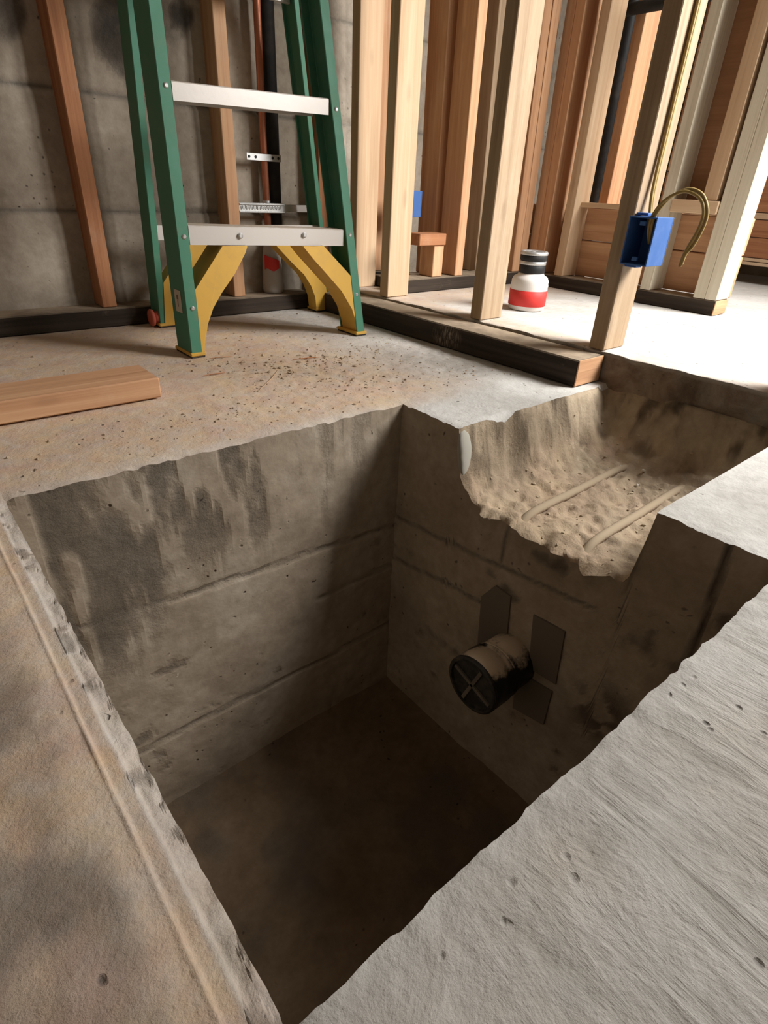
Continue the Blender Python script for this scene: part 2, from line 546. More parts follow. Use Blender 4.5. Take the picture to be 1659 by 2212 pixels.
gx, gy = np.meshgrid(XS, YS, indexing='ij')
NX, NY = gx.shape
vx, vy, vz = slab_pos(gx.ravel(), gy.ravel())
V = np.stack([vx, vy, vz], 1)
idx = np.arange(NX * NY).reshape(NX, NY)
F = np.stack([idx[:-1, :-1], idx[1:, :-1], idx[1:, 1:], idx[:-1, 1:]], -1).reshape(-1, 4)
cx = ((gx[:-1, :-1] + gx[1:, 1:]) / 2).ravel(); cy = ((gy[:-1, :-1] + gy[1:, 1:]) / 2).ravel()
in_pit = (cx > PX0) & (cx < PX1) & (cy > PY0) & (cy < PY1)
in_tr = (cx > 0) & (cy < TYL) & (cy > TYR)
X_, Y_ = gx.ravel(), gy.ravel()
n_d = fbm(X_ * 7, Y_ * 7, 2.2)
dust = sstep(-0.06, 0.06, Y_ + 0.03 * n_d) * np.clip(1.0 - 0.85 * sstep(-0.02, 0.30, X_ + 0.10 * n_d) + 0.15 * n_d, 0, 1)
dust = np.maximum(dust, sstep(-0.715, -0.722, X_) * np.clip(0.88 + 0.3 * n_d, 0.4, 1.0))  # left floor dust; its pinkish tint also paints in warm bounce light
dust = np.maximum(dust, 0.55 * sstep(-0.02, 0.02, Y_ + 0.0 * X_) * (X_ < 0.1))
streak = sstep(-0.70, -0.74, Y_) * np.clip(0.5 + 1.3 * sstep(-0.35, 0.35, fbm(X_ * 5, Y_ * 5, 6.0)), 0, 1) * sstep(-0.70, -0.45, X_)
dust = np.maximum(dust, 0.30 * sstep(-0.70, -0.74, Y_) * np.clip(0.3 + fbm(X_ * 6, Y_ * 6, 16.0), 0, 1))
band = sstep(-0.7195, -0.7165, X_) * (X_ < -0.70) * (Y_ < 0.0)
dust = np.maximum(dust, 0.40 * band)
stain = band * sstep(0.05, 0.4, fbm(X_ * 70, Y_ * 70, 77.0)) * 0.45
stain = np.maximum(stain, (0.28 + 0.45 * sstep(0.0, 0.5, fbm(X_ * 16, Y_ * 16, 55.0))) * sstep(-0.733, -0.765, X_) * sstep(0.05, -0.25, Y_))  # crust patches, plus broad darkening painted in for light falloff near the camera
dust = dust * (1 - 0.45 * sstep(0.0, 0.4, fbm(X_ * 16, Y_ * 16, 55.0)) * sstep(-0.735, -0.78, X_))
A = dict(dust=dust, streak=streak, stain=stain)
fV, fF, fA = compact(V, F[~in_pit & ~in_tr], A)
floor = link('floor', grid_mesh('floor', fV, fF, fA), M_FLOOR, smooth=True)
tag(floor, kind='structure')
tdust = sstep(-0.05, -0.12, V[:, 2]) * np.clip(0.25 + 0.6 * fbm(X_ * 12, Y_ * 12, 44.0), 0, 1)
tA = dict(dust=tdust, streak=0 * tdust, stain=0.85 * sstep(-0.1, 0.5, fbm(X_ * 34, Y_ * 34, 66.0)) * sstep(-0.135, -0.09, V[:, 2]) + 0.3 * sstep(0.1, 0.5, fbm(X_ * 40, Y_ * 40, 67.0)))
tV, tF, tA = compact(V, F[in_tr], tA)
trench = link('floor_trench', grid_mesh('floor_trench', tV, tF, tA), M_TRENCH, smooth=True)
tag(trench, kind='structure')


def pit_wall(name, top, normal, seams, seed, stainf, rows=110):
    """top: (n,3) rim vertices; wall drops to the pit floor"""
    n = len(top)
    t = np.linspace(0, 1, rows) ** 1.0
    zz = top[:, None, 2] + (PZ - 0.01 - top[:, None, 2]) * t[None, :]
    s = np.linspace(0, 1, n)[:, None] + 0 * zz
    px = np.repeat(top[:, None, 0], rows, 1); py = np.repeat(top[:, None, 1], rows, 1)
    tx = 0.0 if abs(normal[0]) > 0.5 else None
    # rim jitter fades out down the wall
    fade = np.clip(1 - t / 0.05, 0, 1)[None, :]
    if abs(normal[0]) > 0.5:
        base = PX1 if normal[0] < 0 else PX0
        px = base + (px - base) * fade; along = py
    else:
        base = PY1 if normal[1] < 0 else PY0
        py = base + (py - base) * fade; along = px
    d = 0.0035 * fbm(along * 5, zz * 5, seed) + 0.0018 * fbm(along * 30, zz * 30, seed + 3)
    seamcol = 0 * d
    for z0, slope, a0, a1, w in seams:
        zl = z0 + slope * along + 0.006 * fbm(along * 9, 0 * along, seed + z0 * 10)
        on = sstep(a0 - 0.01, a0 + 0.02, along) * sstep(a1 + 0.01, a1 - 0.02, along)
        g = np.exp(-((zz - zl) / 0.004) ** 2) * on
        d = d - w * g * (0.5 + 0.8 * np.maximum(0, fbm(along * 20, 0 * along, seed + 8)))
        d = d + 0.003 * on * np.sign(w) * sstep(0.004, -0.004, zz - zl) * 0.8
        seamcol = np.maximum(seamcol, 0.55 * g)
    ends = (1 - fade)
    d = d * ends
    px = px + normal[0] * d; py = py + normal[1] * d
    ext = np.zeros(n); ext[0] = -0.02; ext[-1] = 0.02
    ext = ext[:, None] * (1 - fade)
    if abs(normal[0]) > 0.5: py = py + ext
    else: px = px + ext
    Vw = np.stack([px, py, zz], -1).reshape(-1, 3)
    ii = np.arange(n * rows).reshape(n, rows)
    Fw = np.stack([ii[:-1, :-1], ii[1:, :-1], ii[1:, 1:], ii[:-1, 1:]], -1).reshape(-1, 4)
    st = np.clip(np.maximum(seamcol, stainf(along, zz)), 0, 1).ravel()
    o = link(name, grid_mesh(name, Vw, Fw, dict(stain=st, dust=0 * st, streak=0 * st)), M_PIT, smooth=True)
    return tag(o, kind='structure')


ix0, ix1 = np.argmin(abs(XS - PX0)), np.argmin(abs(XS - PX1))
iy0, iy1 = np.argmin(abs(YS - PY0)), np.argmin(abs(YS - PY1))


def stain_back(a, z):
    dr = fbm(a * 26, z * 6, 5.0) + 0.35 * fbm(a * 70, z * 25, 2.0)
    m = sstep(0.0, 0.45, dr + 0.28 * sstep(-0.36, -0.60, a)) * sstep(-0.30, -0.10, z + 0.06 * fbm(a * 8, 0 * a, 1.0) + 0.14 * sstep(-0.45, -0.6, a))
    m = m * (0.35 + 0.65 * sstep(-0.12, -0.40, a)) * 0.62
    sp = 0.5 * sstep(0.35, 0.7, fbm(a * 22, z * 22, 61.0)) * sstep(-0.2, -0.35, z)
    return np.maximum(m, sp)


def stain_right(a, z):
    sp = 0.55 * sstep(0.35, 0.7, fbm(a * 18, z * 18, 71.0))
    rt = 1.0 * sstep(0.0, 0.3, fbm(a * 36, z * 30, 15.0)) * np.exp(-((a + 0.555) / 0.05) ** 2 - ((z + 0.40) / 0.06) ** 2)
    gr = 0.9 * np.exp(-((a + 0.642 + 0.01 * fbm(z * 8, 0 * z, 3.0)) / 0.004) ** 2) * sstep(-0.25, -0.20, z)
    dp = 0.6 * np.exp(-((a + 0.30 + 0.008 * fbm(z * 10, 0 * z, 4.0)) / 0.004) ** 2) * sstep(-0.25, -0.2, z)
    return np.maximum(np.maximum(sp, rt), np.maximum(gr, dp))


wall_pit_back = pit_wall('wall_pit_back', V[idx[ix0:ix1 + 1, iy1]], (0, -1, 0),
                         [(-0.284, -0.055, -0.72, 0.02, 0.0045), (-0.392, 0.0, -0.22, 0.02, 0.004), (-0.570, 0.0, -0.72, 0.02, 0.003)], 3.0, stain_back)
wall_pit_right = pit_wall('wall_pit_right', V[idx[ix1, iy0:iy1 + 1]], (-1, 0, 0),
                          [(-0.262, -0.11, -0.5, 0.02, 0.003), (-0.372, -0.15, -0.30, 0.02, 0.0025)], 23.0, stain_right)
wall_pit_left = pit_wall('wall_pit_left', V[idx[ix0, iy0:iy1 + 1]], (1, 0, 0), [(-0.27, 0.0, -0.72, 0.02, 0.003)], 43.0, lambda a, z: 0 * z)
wall_pit_near = pit_wall('wall_pit_near', V[idx[ix0:ix1 + 1, iy0]], (0, 1, 0), [(-0.27, 0.0, -0.72, 0.02, 0.003)], 63.0, lambda a, z: 0 * z)

# pit floor, dished against the walls
px = np.linspace(PX0 - 0.02, PX1 + 0.02, 90); py = np.linspace(PY0 - 0.02, PY1 + 0.02, 90)
qx, qy = np.meshgrid(px, py, indexing='ij')
din = np.minimum.reduce([qx - PX0, PX1 - qx, qy - PY0, PY1 - qy])
qz = PZ + 0.025 * np.exp(-np.maximum(din, 0) / 0.03) + 0.006 * fbm(qx * 7, qy * 7, 3.0) + 0.002 * fbm(qx * 35, qy * 35, 1.0)
pi = np.arange(90 * 90).reshape(90, 90)
pF = np.stack([pi[:-1, :-1], pi[1:, :-1], pi[1:, 1:], pi[:-1, 1:]], -1).reshape(-1, 4)
pV = np.stack([qx, qy, qz], -1).reshape(-1, 3)
z0 = np.zeros(len(pV))
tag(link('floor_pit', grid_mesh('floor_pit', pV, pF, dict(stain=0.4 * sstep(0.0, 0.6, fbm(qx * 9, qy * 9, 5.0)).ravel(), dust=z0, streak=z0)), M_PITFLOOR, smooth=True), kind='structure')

# ------------------------------------------------------------------ raised slab behind the stud partition
ZR = 0.068
rx = np.concatenate([[0.511], np.linspace(0.514, 1.45, 95), np.linspace(1.5, 2.75, 20)])
ry = np.concatenate([np.linspace(-2.6, -0.85, 20), np.linspace(-0.83, 1.06, 200)])
ax_, ay_ = np.meshgrid(rx, ry, indexing='ij')
e = np.exp(-((ax_ - 0.511) / 0.004) ** 2)
az_ = ZR + 0.0015 * fbm(ax_ * 6, ay_ * 6, 1.0) + 0.0008 * fbm(ax_ * 35, ay_ * 35, 2.0) - e * np.maximum(0, 0.006 * fbm(ax_ * 30, ay_ * 30, 4.0) + 0.002)
RV = np.stack([ax_, ay_, az_], -1)
low = RV[0].copy(); low[:, 2] = -0.03; low[:, 0] = 0.511
low[:, 0] += 0.002 * fbm(ry * 20, 0 * ry, 2.0)
mid = RV[0].copy(); mid[:, 2] -= 0.010
RV = np.concatenate([low[None], mid[None], RV], 0)
ri = np.arange(RV.shape[0] * RV.shape[1]).reshape(RV.shape[:2])
RF = np.stack([ri[:-1, :-1], ri[1:, :-1], ri[1:, 1:], ri[:-1, 1:]], -1).reshape(-1, 4)
RV = RV.reshape(-1, 3)
rdust_shade = 0.75 * sstep(0.61, 0.56, RV[:, 0]) * np.clip(0.7 + 0.6 * fbm(RV[:, 0] * 9, RV[:, 1] * 9, 3.0), 0, 1)  # front strip: dusty tan that also paints the soft shadow along the edge
rdust_shade = np.maximum(rdust_shade, 0.75 * sstep(0.36, 0.60, RV[:, 1] + 0.06 * fbm(RV[:, 0] * 5, RV[:, 1] * 5, 8.0)))  # tan at the back: dust plus painted shade of the partly shaded floor
curb_shade = np.zeros(len(RV)); curb_shade[:2 * len(ry)] = 1.0  # curb face coloured dark to paint the shade on its unlit side
tag(link('floor_raised', grid_mesh('floor_raised', RV, RF, dict(dust=rdust_shade, stain=curb_shade, streak=0 * curb_shade)), M_RAISED, smooth=False), kind='structure')


# ------------------------------------------------------------------ concrete walls behind the studs
def cast_wall(name, a0, a1, z1, place, seams_z, seams_a, stains, seed, na=200, nz=110):
    a = np.linspace(a0, a1, na); z = np.linspace(-0.02, z1, nz)
    # put lines exactly on the seams
    for s_ in seams_z:
        for off in (-0.006, 0.0, 0.006):
            z = np.append(z, s_ + off)
    z = np.sort(z)
    ga, gz = np.meshgrid(a, z, indexing='ij')
    d = 0.004 * fbm(ga * 4, gz * 4, seed) + 0.003 * fbm(ga * 16, gz * 16, seed + 2)
    st = 0 * d
    for s_ in seams_z:
        g = np.exp(-((gz - s_ - 0.006 * fbm(ga * 4, 0 * ga, seed + s_)) / 0.006) ** 2)
        d = d - 0.006 * g; st = np.maximum(st, 0.55 * g)
        d = d + 0.003 * sstep(s_ + 0.004, s_ - 0.004, gz)
    for s_, lo in seams_a:
        g = np.exp(-((ga - s_) / 0.004) ** 2) * (gz > lo)
        d = d - 0.004 * g; st = np.maximum(st, 0.4 * g)
    for sa, sz, r, k in stains:
        q = np.hypot(ga - sa, gz - sz) / r + 0.7 * fbm(ga * 14, gz * 14, seed + 5)
        st = np.maximum(st, k * sstep(1.15, 0.7, q))
    st = np.maximum(st, 0.4 * sstep(0.35, 0.7, fbm(ga * 9, gz * 16, seed + 9)))
    Vw = place(ga, gz, d).reshape(-1, 3)
    ii = np.arange(ga.size).reshape(ga.shape)
    Fw = np.stack([ii[:-1, :-1], ii[1:, :-1], ii[1:, 1:], ii[:-1, 1:]], -1).reshape(-1, 4)
    st = st.ravel()
    return tag(link(name, grid_mesh(name, Vw, Fw, dict(stain=st, dust=0 * st, streak=0 * st)), M_WALL, smooth=True), kind='structure')


cast_wall('wall_back', -2.3, 2.75, 2.3, lambda a, z, d: np.stack([a, 1.045 - d, z], -1),
          (0.287, 0.553, 0.82, 1.1, 1.4, 1.7, 2.0), ((-0.186, 0.553), (0.62, 0.0), (0.93, 0.553)),
          ((-0.106, 0.70, 0.06, 1.0), (-0.09, 0.64, 0.04, 0.8), (0.074, 0.746, 0.035, 1.0), (-0.345, 0.70, 0.05, 0.8)), 2.0, 420, 150)
cast_wall('wall_right', -2.6, 1.06, 2.3, lambda a, z, d: np.stack([2.75 - d, a, z], -1), (0.287, 0.553, 0.82, 1.4), (), (), 12.0, 160, 80)


# ------------------------------------------------------------------ timber helpers
def stud(parent, x0, x1, y0, y1, z0=None, z1=2.25, tone='fir', name='stud', lean=(0, 0), axis=2):
    z0 = ZR + 0.045 if z0 is None else z0
    bm = box_bm(x0, x1, y0, y1, z0, z1, 0.0018)
    for v in bm.verts:
        k = (v.co.z - z0)
        v.co.x += lean[0] * k; v.co.y += lean[1] * k
    return from_bm(name, bm, WOODS[tone, axis], parent, loc=((x0 + x1) / 2, (y0 + y1) / 2, z0))


def board(parent, name, x0, x1, y0, y1, z0, z1, mat, bev=0.002):
    return from_bm(name, box_bm(x0, x1, y0, y1, z0, z1, bev), mat, parent, loc=((x0 + x1) / 2, (y0 + y1) / 2, z0))


# partition along the raised slab edge
part = thing('stud_partition', (0.555, 0.30, ZR), 'open stud partition standing on the edge of the raised slab', 'wall frame')
for (y0, y1, tone, lean) in ((0.660, 0.700, 'pine', (0, 0)), (0.260, 0.300, 'tan', (0, 0)), (-0.122, -0.083, 'tan', (0, 0)), (-0.526, -0.487, 'tan', (0, 0))):
    stud(part, 0.511, 0.600, y0, y1, ZR + 0.001, tone=tone, lean=lean)
stud(part, 0.535, 0.624, 0.862, 0.900, ZR + 0.001, tone='pine')
board(part, 'top_plate', 0.511, 0.600, -0.60, 1.03, 2.25, 2.288, WOODS['fir', 1])

# treated board lying in front of the slab edge
sill = thing('treated_sill_board', (0.457, 0.30, 0), 'dark treated timber board lying along the foot of the raised slab', 'board')
board(sill, 'timber', 0.407, 0.506, -0.128, 0.925, 0.0015, 0.061, treated('scuffed_treated_board', 1, (-0.05, -0.115, 0.048)), 0.003)
em = from_bm('cut_end', box_bm(0.4075, 0.5055, -0.1305, -0.1275, 0.002, 0.0605, 0.0006), WOODS['fir', 0], sill, loc=(0.457, -0.129, 0.0015))
em['label'] = 'bare tan cut end of the dark board'

# stud wall on the left, against the concrete
bw = thing('stud_wall', (-0.3, 0.98, 0), 'stud wall on a dark plate standing before the concrete behind the ladder', 'wall frame')
board(bw, 'bottom_plate', -1.9, 0.407, 0.937, 1.030, 0.001, 0.050, TREATED[0], 0.003)
for x0, tone in ((-1.49, 'red'), (-1.08, 'red'), (-0.673, 'red'), (-0.278, 'red'), (0.127, 'fir'), (0.455, 'red')):
    stud(bw, x0, x0 + 0.038, 0.952 if x0 < 0.1 else 0.962, 1.034, 0.051, tone=tone)
board(bw, 'top_plate', -1.9, 0.50, 0.945, 1.033, 2.25, 2.288, WOODS['fir', 0])

# stud wall across the back of the small room
cw = thing('stud_wall', (0.95, 0.735, ZR), 'stud wall across the back of the raised bay, in front of pale concrete', 'wall frame')
board(cw, 'bottom_plate', 0.606, 1.262, 0.690, 0.780, ZR + 0.001, 0.113, TREATED[0], 0.003)
board(cw, 'bottom_plate', 0.61, 0.75, 0.945, 1.037, ZR + 0.001, 0.105, TREATED[0], 0.003)
board(cw, 'bottom_plate', 0.63, 1.60, 0.797, 0.886, ZR + 0.001, 0.105, TREATED[0], 0.003)
for x0, y0, y1, tone, lx, z0 in ((0.692, 0.950, 1.035, 'fir', 0, 0.106), (0.848, 0.691, 0.779, 'fir', -0.012, 0.114), (1.168, 0.691, 0.779, 'fir', -0.035, 0.114), (1.208, 0.691, 0.779, 'fir', -0.03, 0.114),
                                 (0.838, 0.798, 0.885, 'fir', -0.02, 0.106), (1.075, 0.798, 0.885, 'tan', -0.035, 0.106), (1.33, 0.798, 0.885, 'fir', 0, 0.106), (1.55, 0.798, 0.885, 'tan', 0, 0.106)):
    stud(cw, x0, x0 + 0.039, y0, y1, z0, tone=tone, lean=(lx, 0))
board(cw, 'top_plate', 0.606, 1.262, 0.690, 0.780, 2.25, 2.288, WOODS['fir', 0])
blk = from_bm('block', box_bm(0.668, 0.792, 0.693, 0.765, 0.214, 0.250, 0.002), WOODS['red', 0], cw, loc=(0.73, 0.73, 0.214))
from_bm('block', box_bm(0.745, 0.792, 0.700, 0.770, 0.114, 0.2135, 0.002), WOODS['fir', 2], cw, loc=(0.77, 0.73, 0.114))

# stud wall on the right of the small room with board lining
rw = thing('stud_wall', (1.307, 0.32, ZR), 'stud wall with red board lining and pale ledge at the right of the bay', 'wall frame')
board(rw, 'bottom_plate', 1.262, 1.354, -0.046, 0.789, ZR + 0.001, 0.113, TREATED[1], 0.003)
board(rw, 'plate_cut_end', 1.2625, 1.3535, -0.0485, -0.0455, ZR + 0.0015, 0.1125, WOODS['fir', 0], 0.0006)
for y0, tone, dy in ((0.662, 'fir', 0), (0.625, 'fir', 0), (0.528, 'pine', 0.0), (0.175, 'grey', 0.0), (-0.046, 'grey', 0), (-0.009, 'grey', 0)):
    stud(rw, 1.262, 1.352, y0, y0 + 0.0365, 0.114, tone=tone, lean=(0, dy))
board(rw, 'top_plate', 1.262, 1.352, -0.046, 0.69, 2.25, 2.288, WOODS['fir', 1])
board(rw, 'ledge', 1.256, 1.352, 0.029, 0.174, 0.350, 0.386, WOODS['pine', 1])
board(rw, 'ledge', 1.300, 1.352, 0.213, 0.529, 0.346, 0.362, WOODS['pine', 1])
board(rw, 'ledge', 1.355, 1.61, 0.21, 0.79, 0.3455, 0.3465, WOODS['fir', 1], 0)
for y0 in (0.040,):
    stud(rw, 1.262, 1.350, y0, y0 + 0.045, 0.387, tone='pine', name='cripple_stud')
# lining boards on the far face of the studs
for z0_, z1_ in ((0.114, 0.236), (0.239, 0.345)):
    board(rw, 'lining_board', 1.3535, 1.385, -0.04, 0.795, z0_, z1_, WOODS['fir', 1], 0.003)
for y0, tone, xs_ in ((0.492, 'fir', 1.412), (0.747, 'tan', 1.515)):
    stud(rw, xs_, xs_ + 0.088, y0, y0 + 0.038, 0.347, tone=tone, name='cripple_stud')
board(rw, 'plywood_panel', 1.356, 1.370, -0.04, 0.205, 0.347, 1.9, M_PLY, 0.001)

# far board wall seen past the end of the right stud wall
fw = thing('board_wall', (2.3, -0.2, ZR), 'distant wall of red boards with pale rails beyond the doorway gap', 'wall frame')
for z0_, z1_, m in ((0.145, 0.158, WOODS['pine', 1]), (0.161, 0.174, WOODS['pine', 1]), (0.177, 0.255, WOODS['red', 1]), (0.258, 0.325, WOODS['red', 1]), (0.328, 0.352, WOODS['pine', 1]),
                    (0.355, 0.50, WOODS['red', 1]), (0.503, 0.66, WOODS['fir', 1]), (0.663, 0.82, WOODS['red', 1]), (0.823, 0.98, WOODS['fir', 1]), (0.983, 1.14, WOODS['red', 1])):
    board(fw, 'plank', 2.30, 2.33, -1.6, 0.75, z0_, z1_, m, 0.002)
for y_ in (-1.55, -0.85, 0.62):
    stud(fw, 2.332, 2.42, y_, y_ + 0.038, ZR + 0.001, 1.6, tone='tan', name='post')

# ------------------------------------------------------------------ plumbing behind the ladder
cp = from_bm('copper_pipe', tube_bm([(0.279, 0.995, 0.215), (0.277, 0.995, 0.5), (0.279, 0.995, 1.2), (0.279, 0.995, 2.24)], 0.0105, 14), M_COPPER, smooth=True, loc=(0.295, 0.995, 0.215))
tag(cp, 'thin vertical copper pipe in front of the black pipe on the left wall', 'pipe')
bp = thing('drain_pipe', (0.318, 1.012, 0.051), 'black plastic drain pipe running up the concrete wall beside copper pipe', 'pipe')
from_bm('tube', tube_bm([(0.318, 1.012, 0.19), (0.318, 1.012, 2.24)], 0.021, 18), M_ABS, bp, smooth=True)
slv = lathe_bm([(0.032, 0.0), (0.034, 0.01), (0.033, 0.06), (0.030, 0.11), (0.026, 0.138), (0.022, 0.15)], 24, 'Z', (0.286, 0.993, 0.0515))
slv = from_bm('foot_sleeve', slv, M_GREYPLASTIC, bp, smooth=True)
bm = bmesh.new()
ring = []
for i in range(9):
    a = math.radians(195 + i * 11)
    ring.append([bm.verts.new((0.286 + (0.0342) * math.cos(a), 0.993 + 0.0342 * math.sin(a), 0.0515 + h_)) for h_ in (0.073 + 0.004 * math.sin(i), 0.118 - 0.002 * i)])
for a, b in zip(ring, ring[1:]):
    bm.faces.new((a[0], b[0], b[1], a[1]))
rt = from_bm('red_tape', bm, M_REDBAND, slv)
rt.modifiers.new('s', 'SOLIDIFY').thickness = 0.001

# perforated strap
st_ = thing('pipe_strap', (0.28, 0.985, 0.44), 'small perforated metal strap across the pipes, above the wide bracket', 'strap')
bm = box_bm(0.210, 0.328, 0.980, 0.9825, 0.430, 0.449, 0.0008)
from_bm('band', bm, M_STEEL, st_)
for x_ in (0.218, 0.240, 0.298, 0.318):
    from_bm('hole', lathe_bm([(0.004, 0), (0.004, 0.002)], 12, 'Y', (x_, 0.9790, 0.4395)), M_ABS, st_)
# telescoping bracket between studs
br = thing('pipe_bracket', (0.32, 0.975, 0.29), 'ribbed galvanised bracket spanning between two studs behind the ladder', 'bracket')
from_bm('bar', box_bm(0.167, 0.325, 0.968, 0.973, 0.290, 0.318, 0.001), M_STEEL, br)
from_bm('inner_bar', box_bm(0.30, 0.452, 0.970, 0.9745, 0.294, 0.315, 0.001), M_STEEL, br)
for zc in (0.2935, 0.3145):
    from_bm('flange', box_bm(0.167, 0.325, 0.963, 0.968, zc - 0.002, zc + 0.002, 0.0006), M_STEEL, br)
for i in range(30):
    x_ = 0.174 + i * 0.0047
    from_bm('tooth', box_bm(x_, x_ + 0.0022, 0.9655, 0.9685, 0.3005 + 0.002 * (i % 2), 0.3085 + 0.002 * (i % 2), 0), M_STEEL, br)
from_bm('clamp', lathe_bm([(0.0125, 0), (0.0125, 0.006)], 18, 'Z', (0.2775, 0.995, 0.318)), M_STEEL, br, smooth=False)

# black waste pipe in the right bay; added black tube fills a dark gap
hp = from_bm('waste_pipe', tube_bm([(1.384, 0.740, 0.913), (1.388, 0.5, 0.914), (1.388, 0.22, 0.915)], 0.017, 18), M_ABS, smooth=True, loc=(1.388, 0.4, 0.93))
tag(hp, 'black plastic pipe running level near the top of the right bay', 'pipe')
vp = from_bm('dark_gap_tube', tube_bm([(1.64, 0.690, ZR), (1.64, 0.690, 2.0)], 0.021, 18), M_ABS, smooth=True, loc=(1.64, 0.690, ZR))
tag(vp, 'black upright tube standing in for the dark gap behind the right stud wall', 'pipe')

# ------------------------------------------------------------------ step ladder
lad = thing('step_ladder', (0.05, 0.68, 0), 'green fibreglass step ladder with metal steps and yellow braces', 'ladder')


def channel(name, p0, p1, side, depth, fl, mat, back=+1, th=0.004):
    """C section rail; p = outer front corner; side=+1: flanges point to +x"""
    prof = [(0, 0), (fl, 0), (fl, th), (th, th), (th, depth - th), (fl, depth - th), (fl, depth), (0, depth)]
    bm = bmesh.new()
    rows = []
    for p in (p0, p1):
        rows.append([bm.verts.new((p[0] + side * u, p[1] + v * back, p[2])) for u, v in prof])
    n = len(prof)
    for i in range(n):
        bm.faces.new((rows[0][i], rows[0][(i + 1) % n], rows[1][(i + 1) % n], rows[1][i]))
    for r in rows:
        bm.faces.new((r[0], r[1], r[2], r[3])); bm.faces.new((r[0], r[3], r[4], r[7])); bm.faces.new((r[4], r[5], r[6], r[7]))
    bmesh.ops.recalc_face_normals(bm, faces=bm.faces)
    o = from_bm(name, bm, mat, lad)
    o.modifiers.new('b', 'BEVEL').width = 0.0012
    return o


ZT = 1.72
FLx = lambda z: -0.216 + 0.053 * z
FRx = lambda z: 0.3065 - 0.066 * z
FY = lambda z: 0.520 + 0.14 * z
RLx = lambda z: -0.156 + 0.030 * z
RRx = lambda z: 0.443 - 0.155 * z
RY = lambda z: 0.868 - 0.008 * z
rail_fl = channel('front_rail', (FLx(.010), FY(.010), .010), (FLx(ZT), FY(ZT), ZT), 1, 0.082, 0.027, M_GREEN)
rail_fr = channel('front_rail', (FRx(.010), FY(.010) - .006, .010), (FRx(ZT), FY(ZT), ZT), -1, 0.082, 0.027, M_GREEN)
rail_rl = channel('rear_rail', (RLx(.010), RY(.010), .010), (RLx(ZT), RY(ZT) - .03, ZT), 1, 0.064, 0.018, M_GREEN)
rail_rr = channel('rear_rail', (RRx(.010), RY(.010), .010), (RRx(ZT), RY(ZT) - .03, ZT), -1, 0.064, 0.015, M_GREEN)


def rivet(parent, x, y, z, r=0.0055):
    return from_bm('rivet', lathe_bm([(r, 0.0), (r, -0.0012), (r * 0.6, -0.0032)], 14, 'Y', (x, y, z)), M_STEEL, parent, smooth=False)


for z_ in (0.111, 0.261, 0.541, 0.82, 1.10):
    rivet(rail_fl, FLx(z_) + 0.0155, FY(z_), z_); rivet(rail_fr, FRx(z_) - 0.014, FY(z_) - .004, z_)

# paper label on the outer face of the near rail
bm = bmesh.new()
q = [(FLx(z_) - 0.0006, FY(z_) + dy, z_) for dy, z_ in ((0.022, 0.098), (0.058, 0.098), (0.058, 0.147), (0.022, 0.147))]
bm.faces.new([bm.verts.new(p) for p in q])
lb = from_bm('warning_label', bm, M_LABEL, rail_fl); lb.modifiers.new('s', 'SOLIDIFY').thickness = 0.0006
lb['label'] = 'small worn cream paper label'
for (dy0, dy1, z0_, z1_) in ((0.036, 0.046, 0.126, 0.136), (0.039, 0.043, 0.110, 0.125)):
    bm = bmesh.new()
    bm.faces.new([bm.verts.new((FLx(z_) - 0.0016, FY(z_) + dy, z_)) for dy, z_ in ((dy0, z0_), (dy1, z0_), (dy1, z1_), (dy0, z1_))])
    from_bm('printed_mark', bm, M_INK, lb)


def step(zl, zr, th, zlabel):
    """channel shaped tread with ribbed top"""
    xl, xr = FLx(zl) + 0.0285, FRx(zr) - 0.0285
    bm = bmesh.new()
    yf = lambda z: FY(z) + 0.001
    d = 0.074
    prof = [(0, -th), (0, -0.002), (0.002, 0.0)] + [(0.006 + i * 0.008, -0.0 + (0.0012 if i % 2 else 0)) for i in range(8)] + [(d - 0.002, 0), (d, -0.002), (d, -th), (d - 0.003, -th), (d - 0.003, -0.004), (0.003, -0.004), (0.003, -th)]
    rows = [[bm.verts.new((x_, yf(z_) + u, z_ + v)) for u, v in prof] for x_, z_ in ((xl, zl), (xr, zr))]
    n = len(prof)
    for i in range(n):
        bm.faces.new((rows[0][i], rows[0][(i + 1) % n], rows[1][(i + 1) % n], rows[1][i]))
    bm.faces.new(rows[0]); bm.faces.new(rows[1][::-1])
    bmesh.ops.recalc_face_normals(bm, faces=bm.faces)
    return from_bm('step', bm, M_ALU, lad)


s1 = step(0.284, 0.274, 0.040, 1)
for x_ in (-0.047, 0.133):
    rivet(s1, x_, FY(0.263) + 0.0005, 0.262, 0.0065)
step(0.551, 0.562, 0.034, 2)
for z_ in (0.835, 1.115, 1.395):
    step(z_, z_, 0.034, 3)


def bar_x(name, x0, x1, z0, z1, y0, y1, mat):
    return from_bm(name, box_bm(x0, x1, y0, y1, z0, z1, 0.0015), mat, lad)


bar_x('rear_bar', RLx(.24) + 0.005, RRx(.24) - 0.005, 0.224, 0.262, 0.884, 0.898, M_ALU)
bar_x('rear_bar', RLx(.80) + 0.005, RRx(.80) - 0.005, 0.790, 0.825, 0.880, 0.892, M_ALU)
bar_x('top_cap', FLx(ZT) - 0.02, FRx(ZT) + 0.02, ZT - 0.01, ZT + 0.045, FY(ZT) - 0.02, RY(ZT) + 0.03, M_YELLOW)


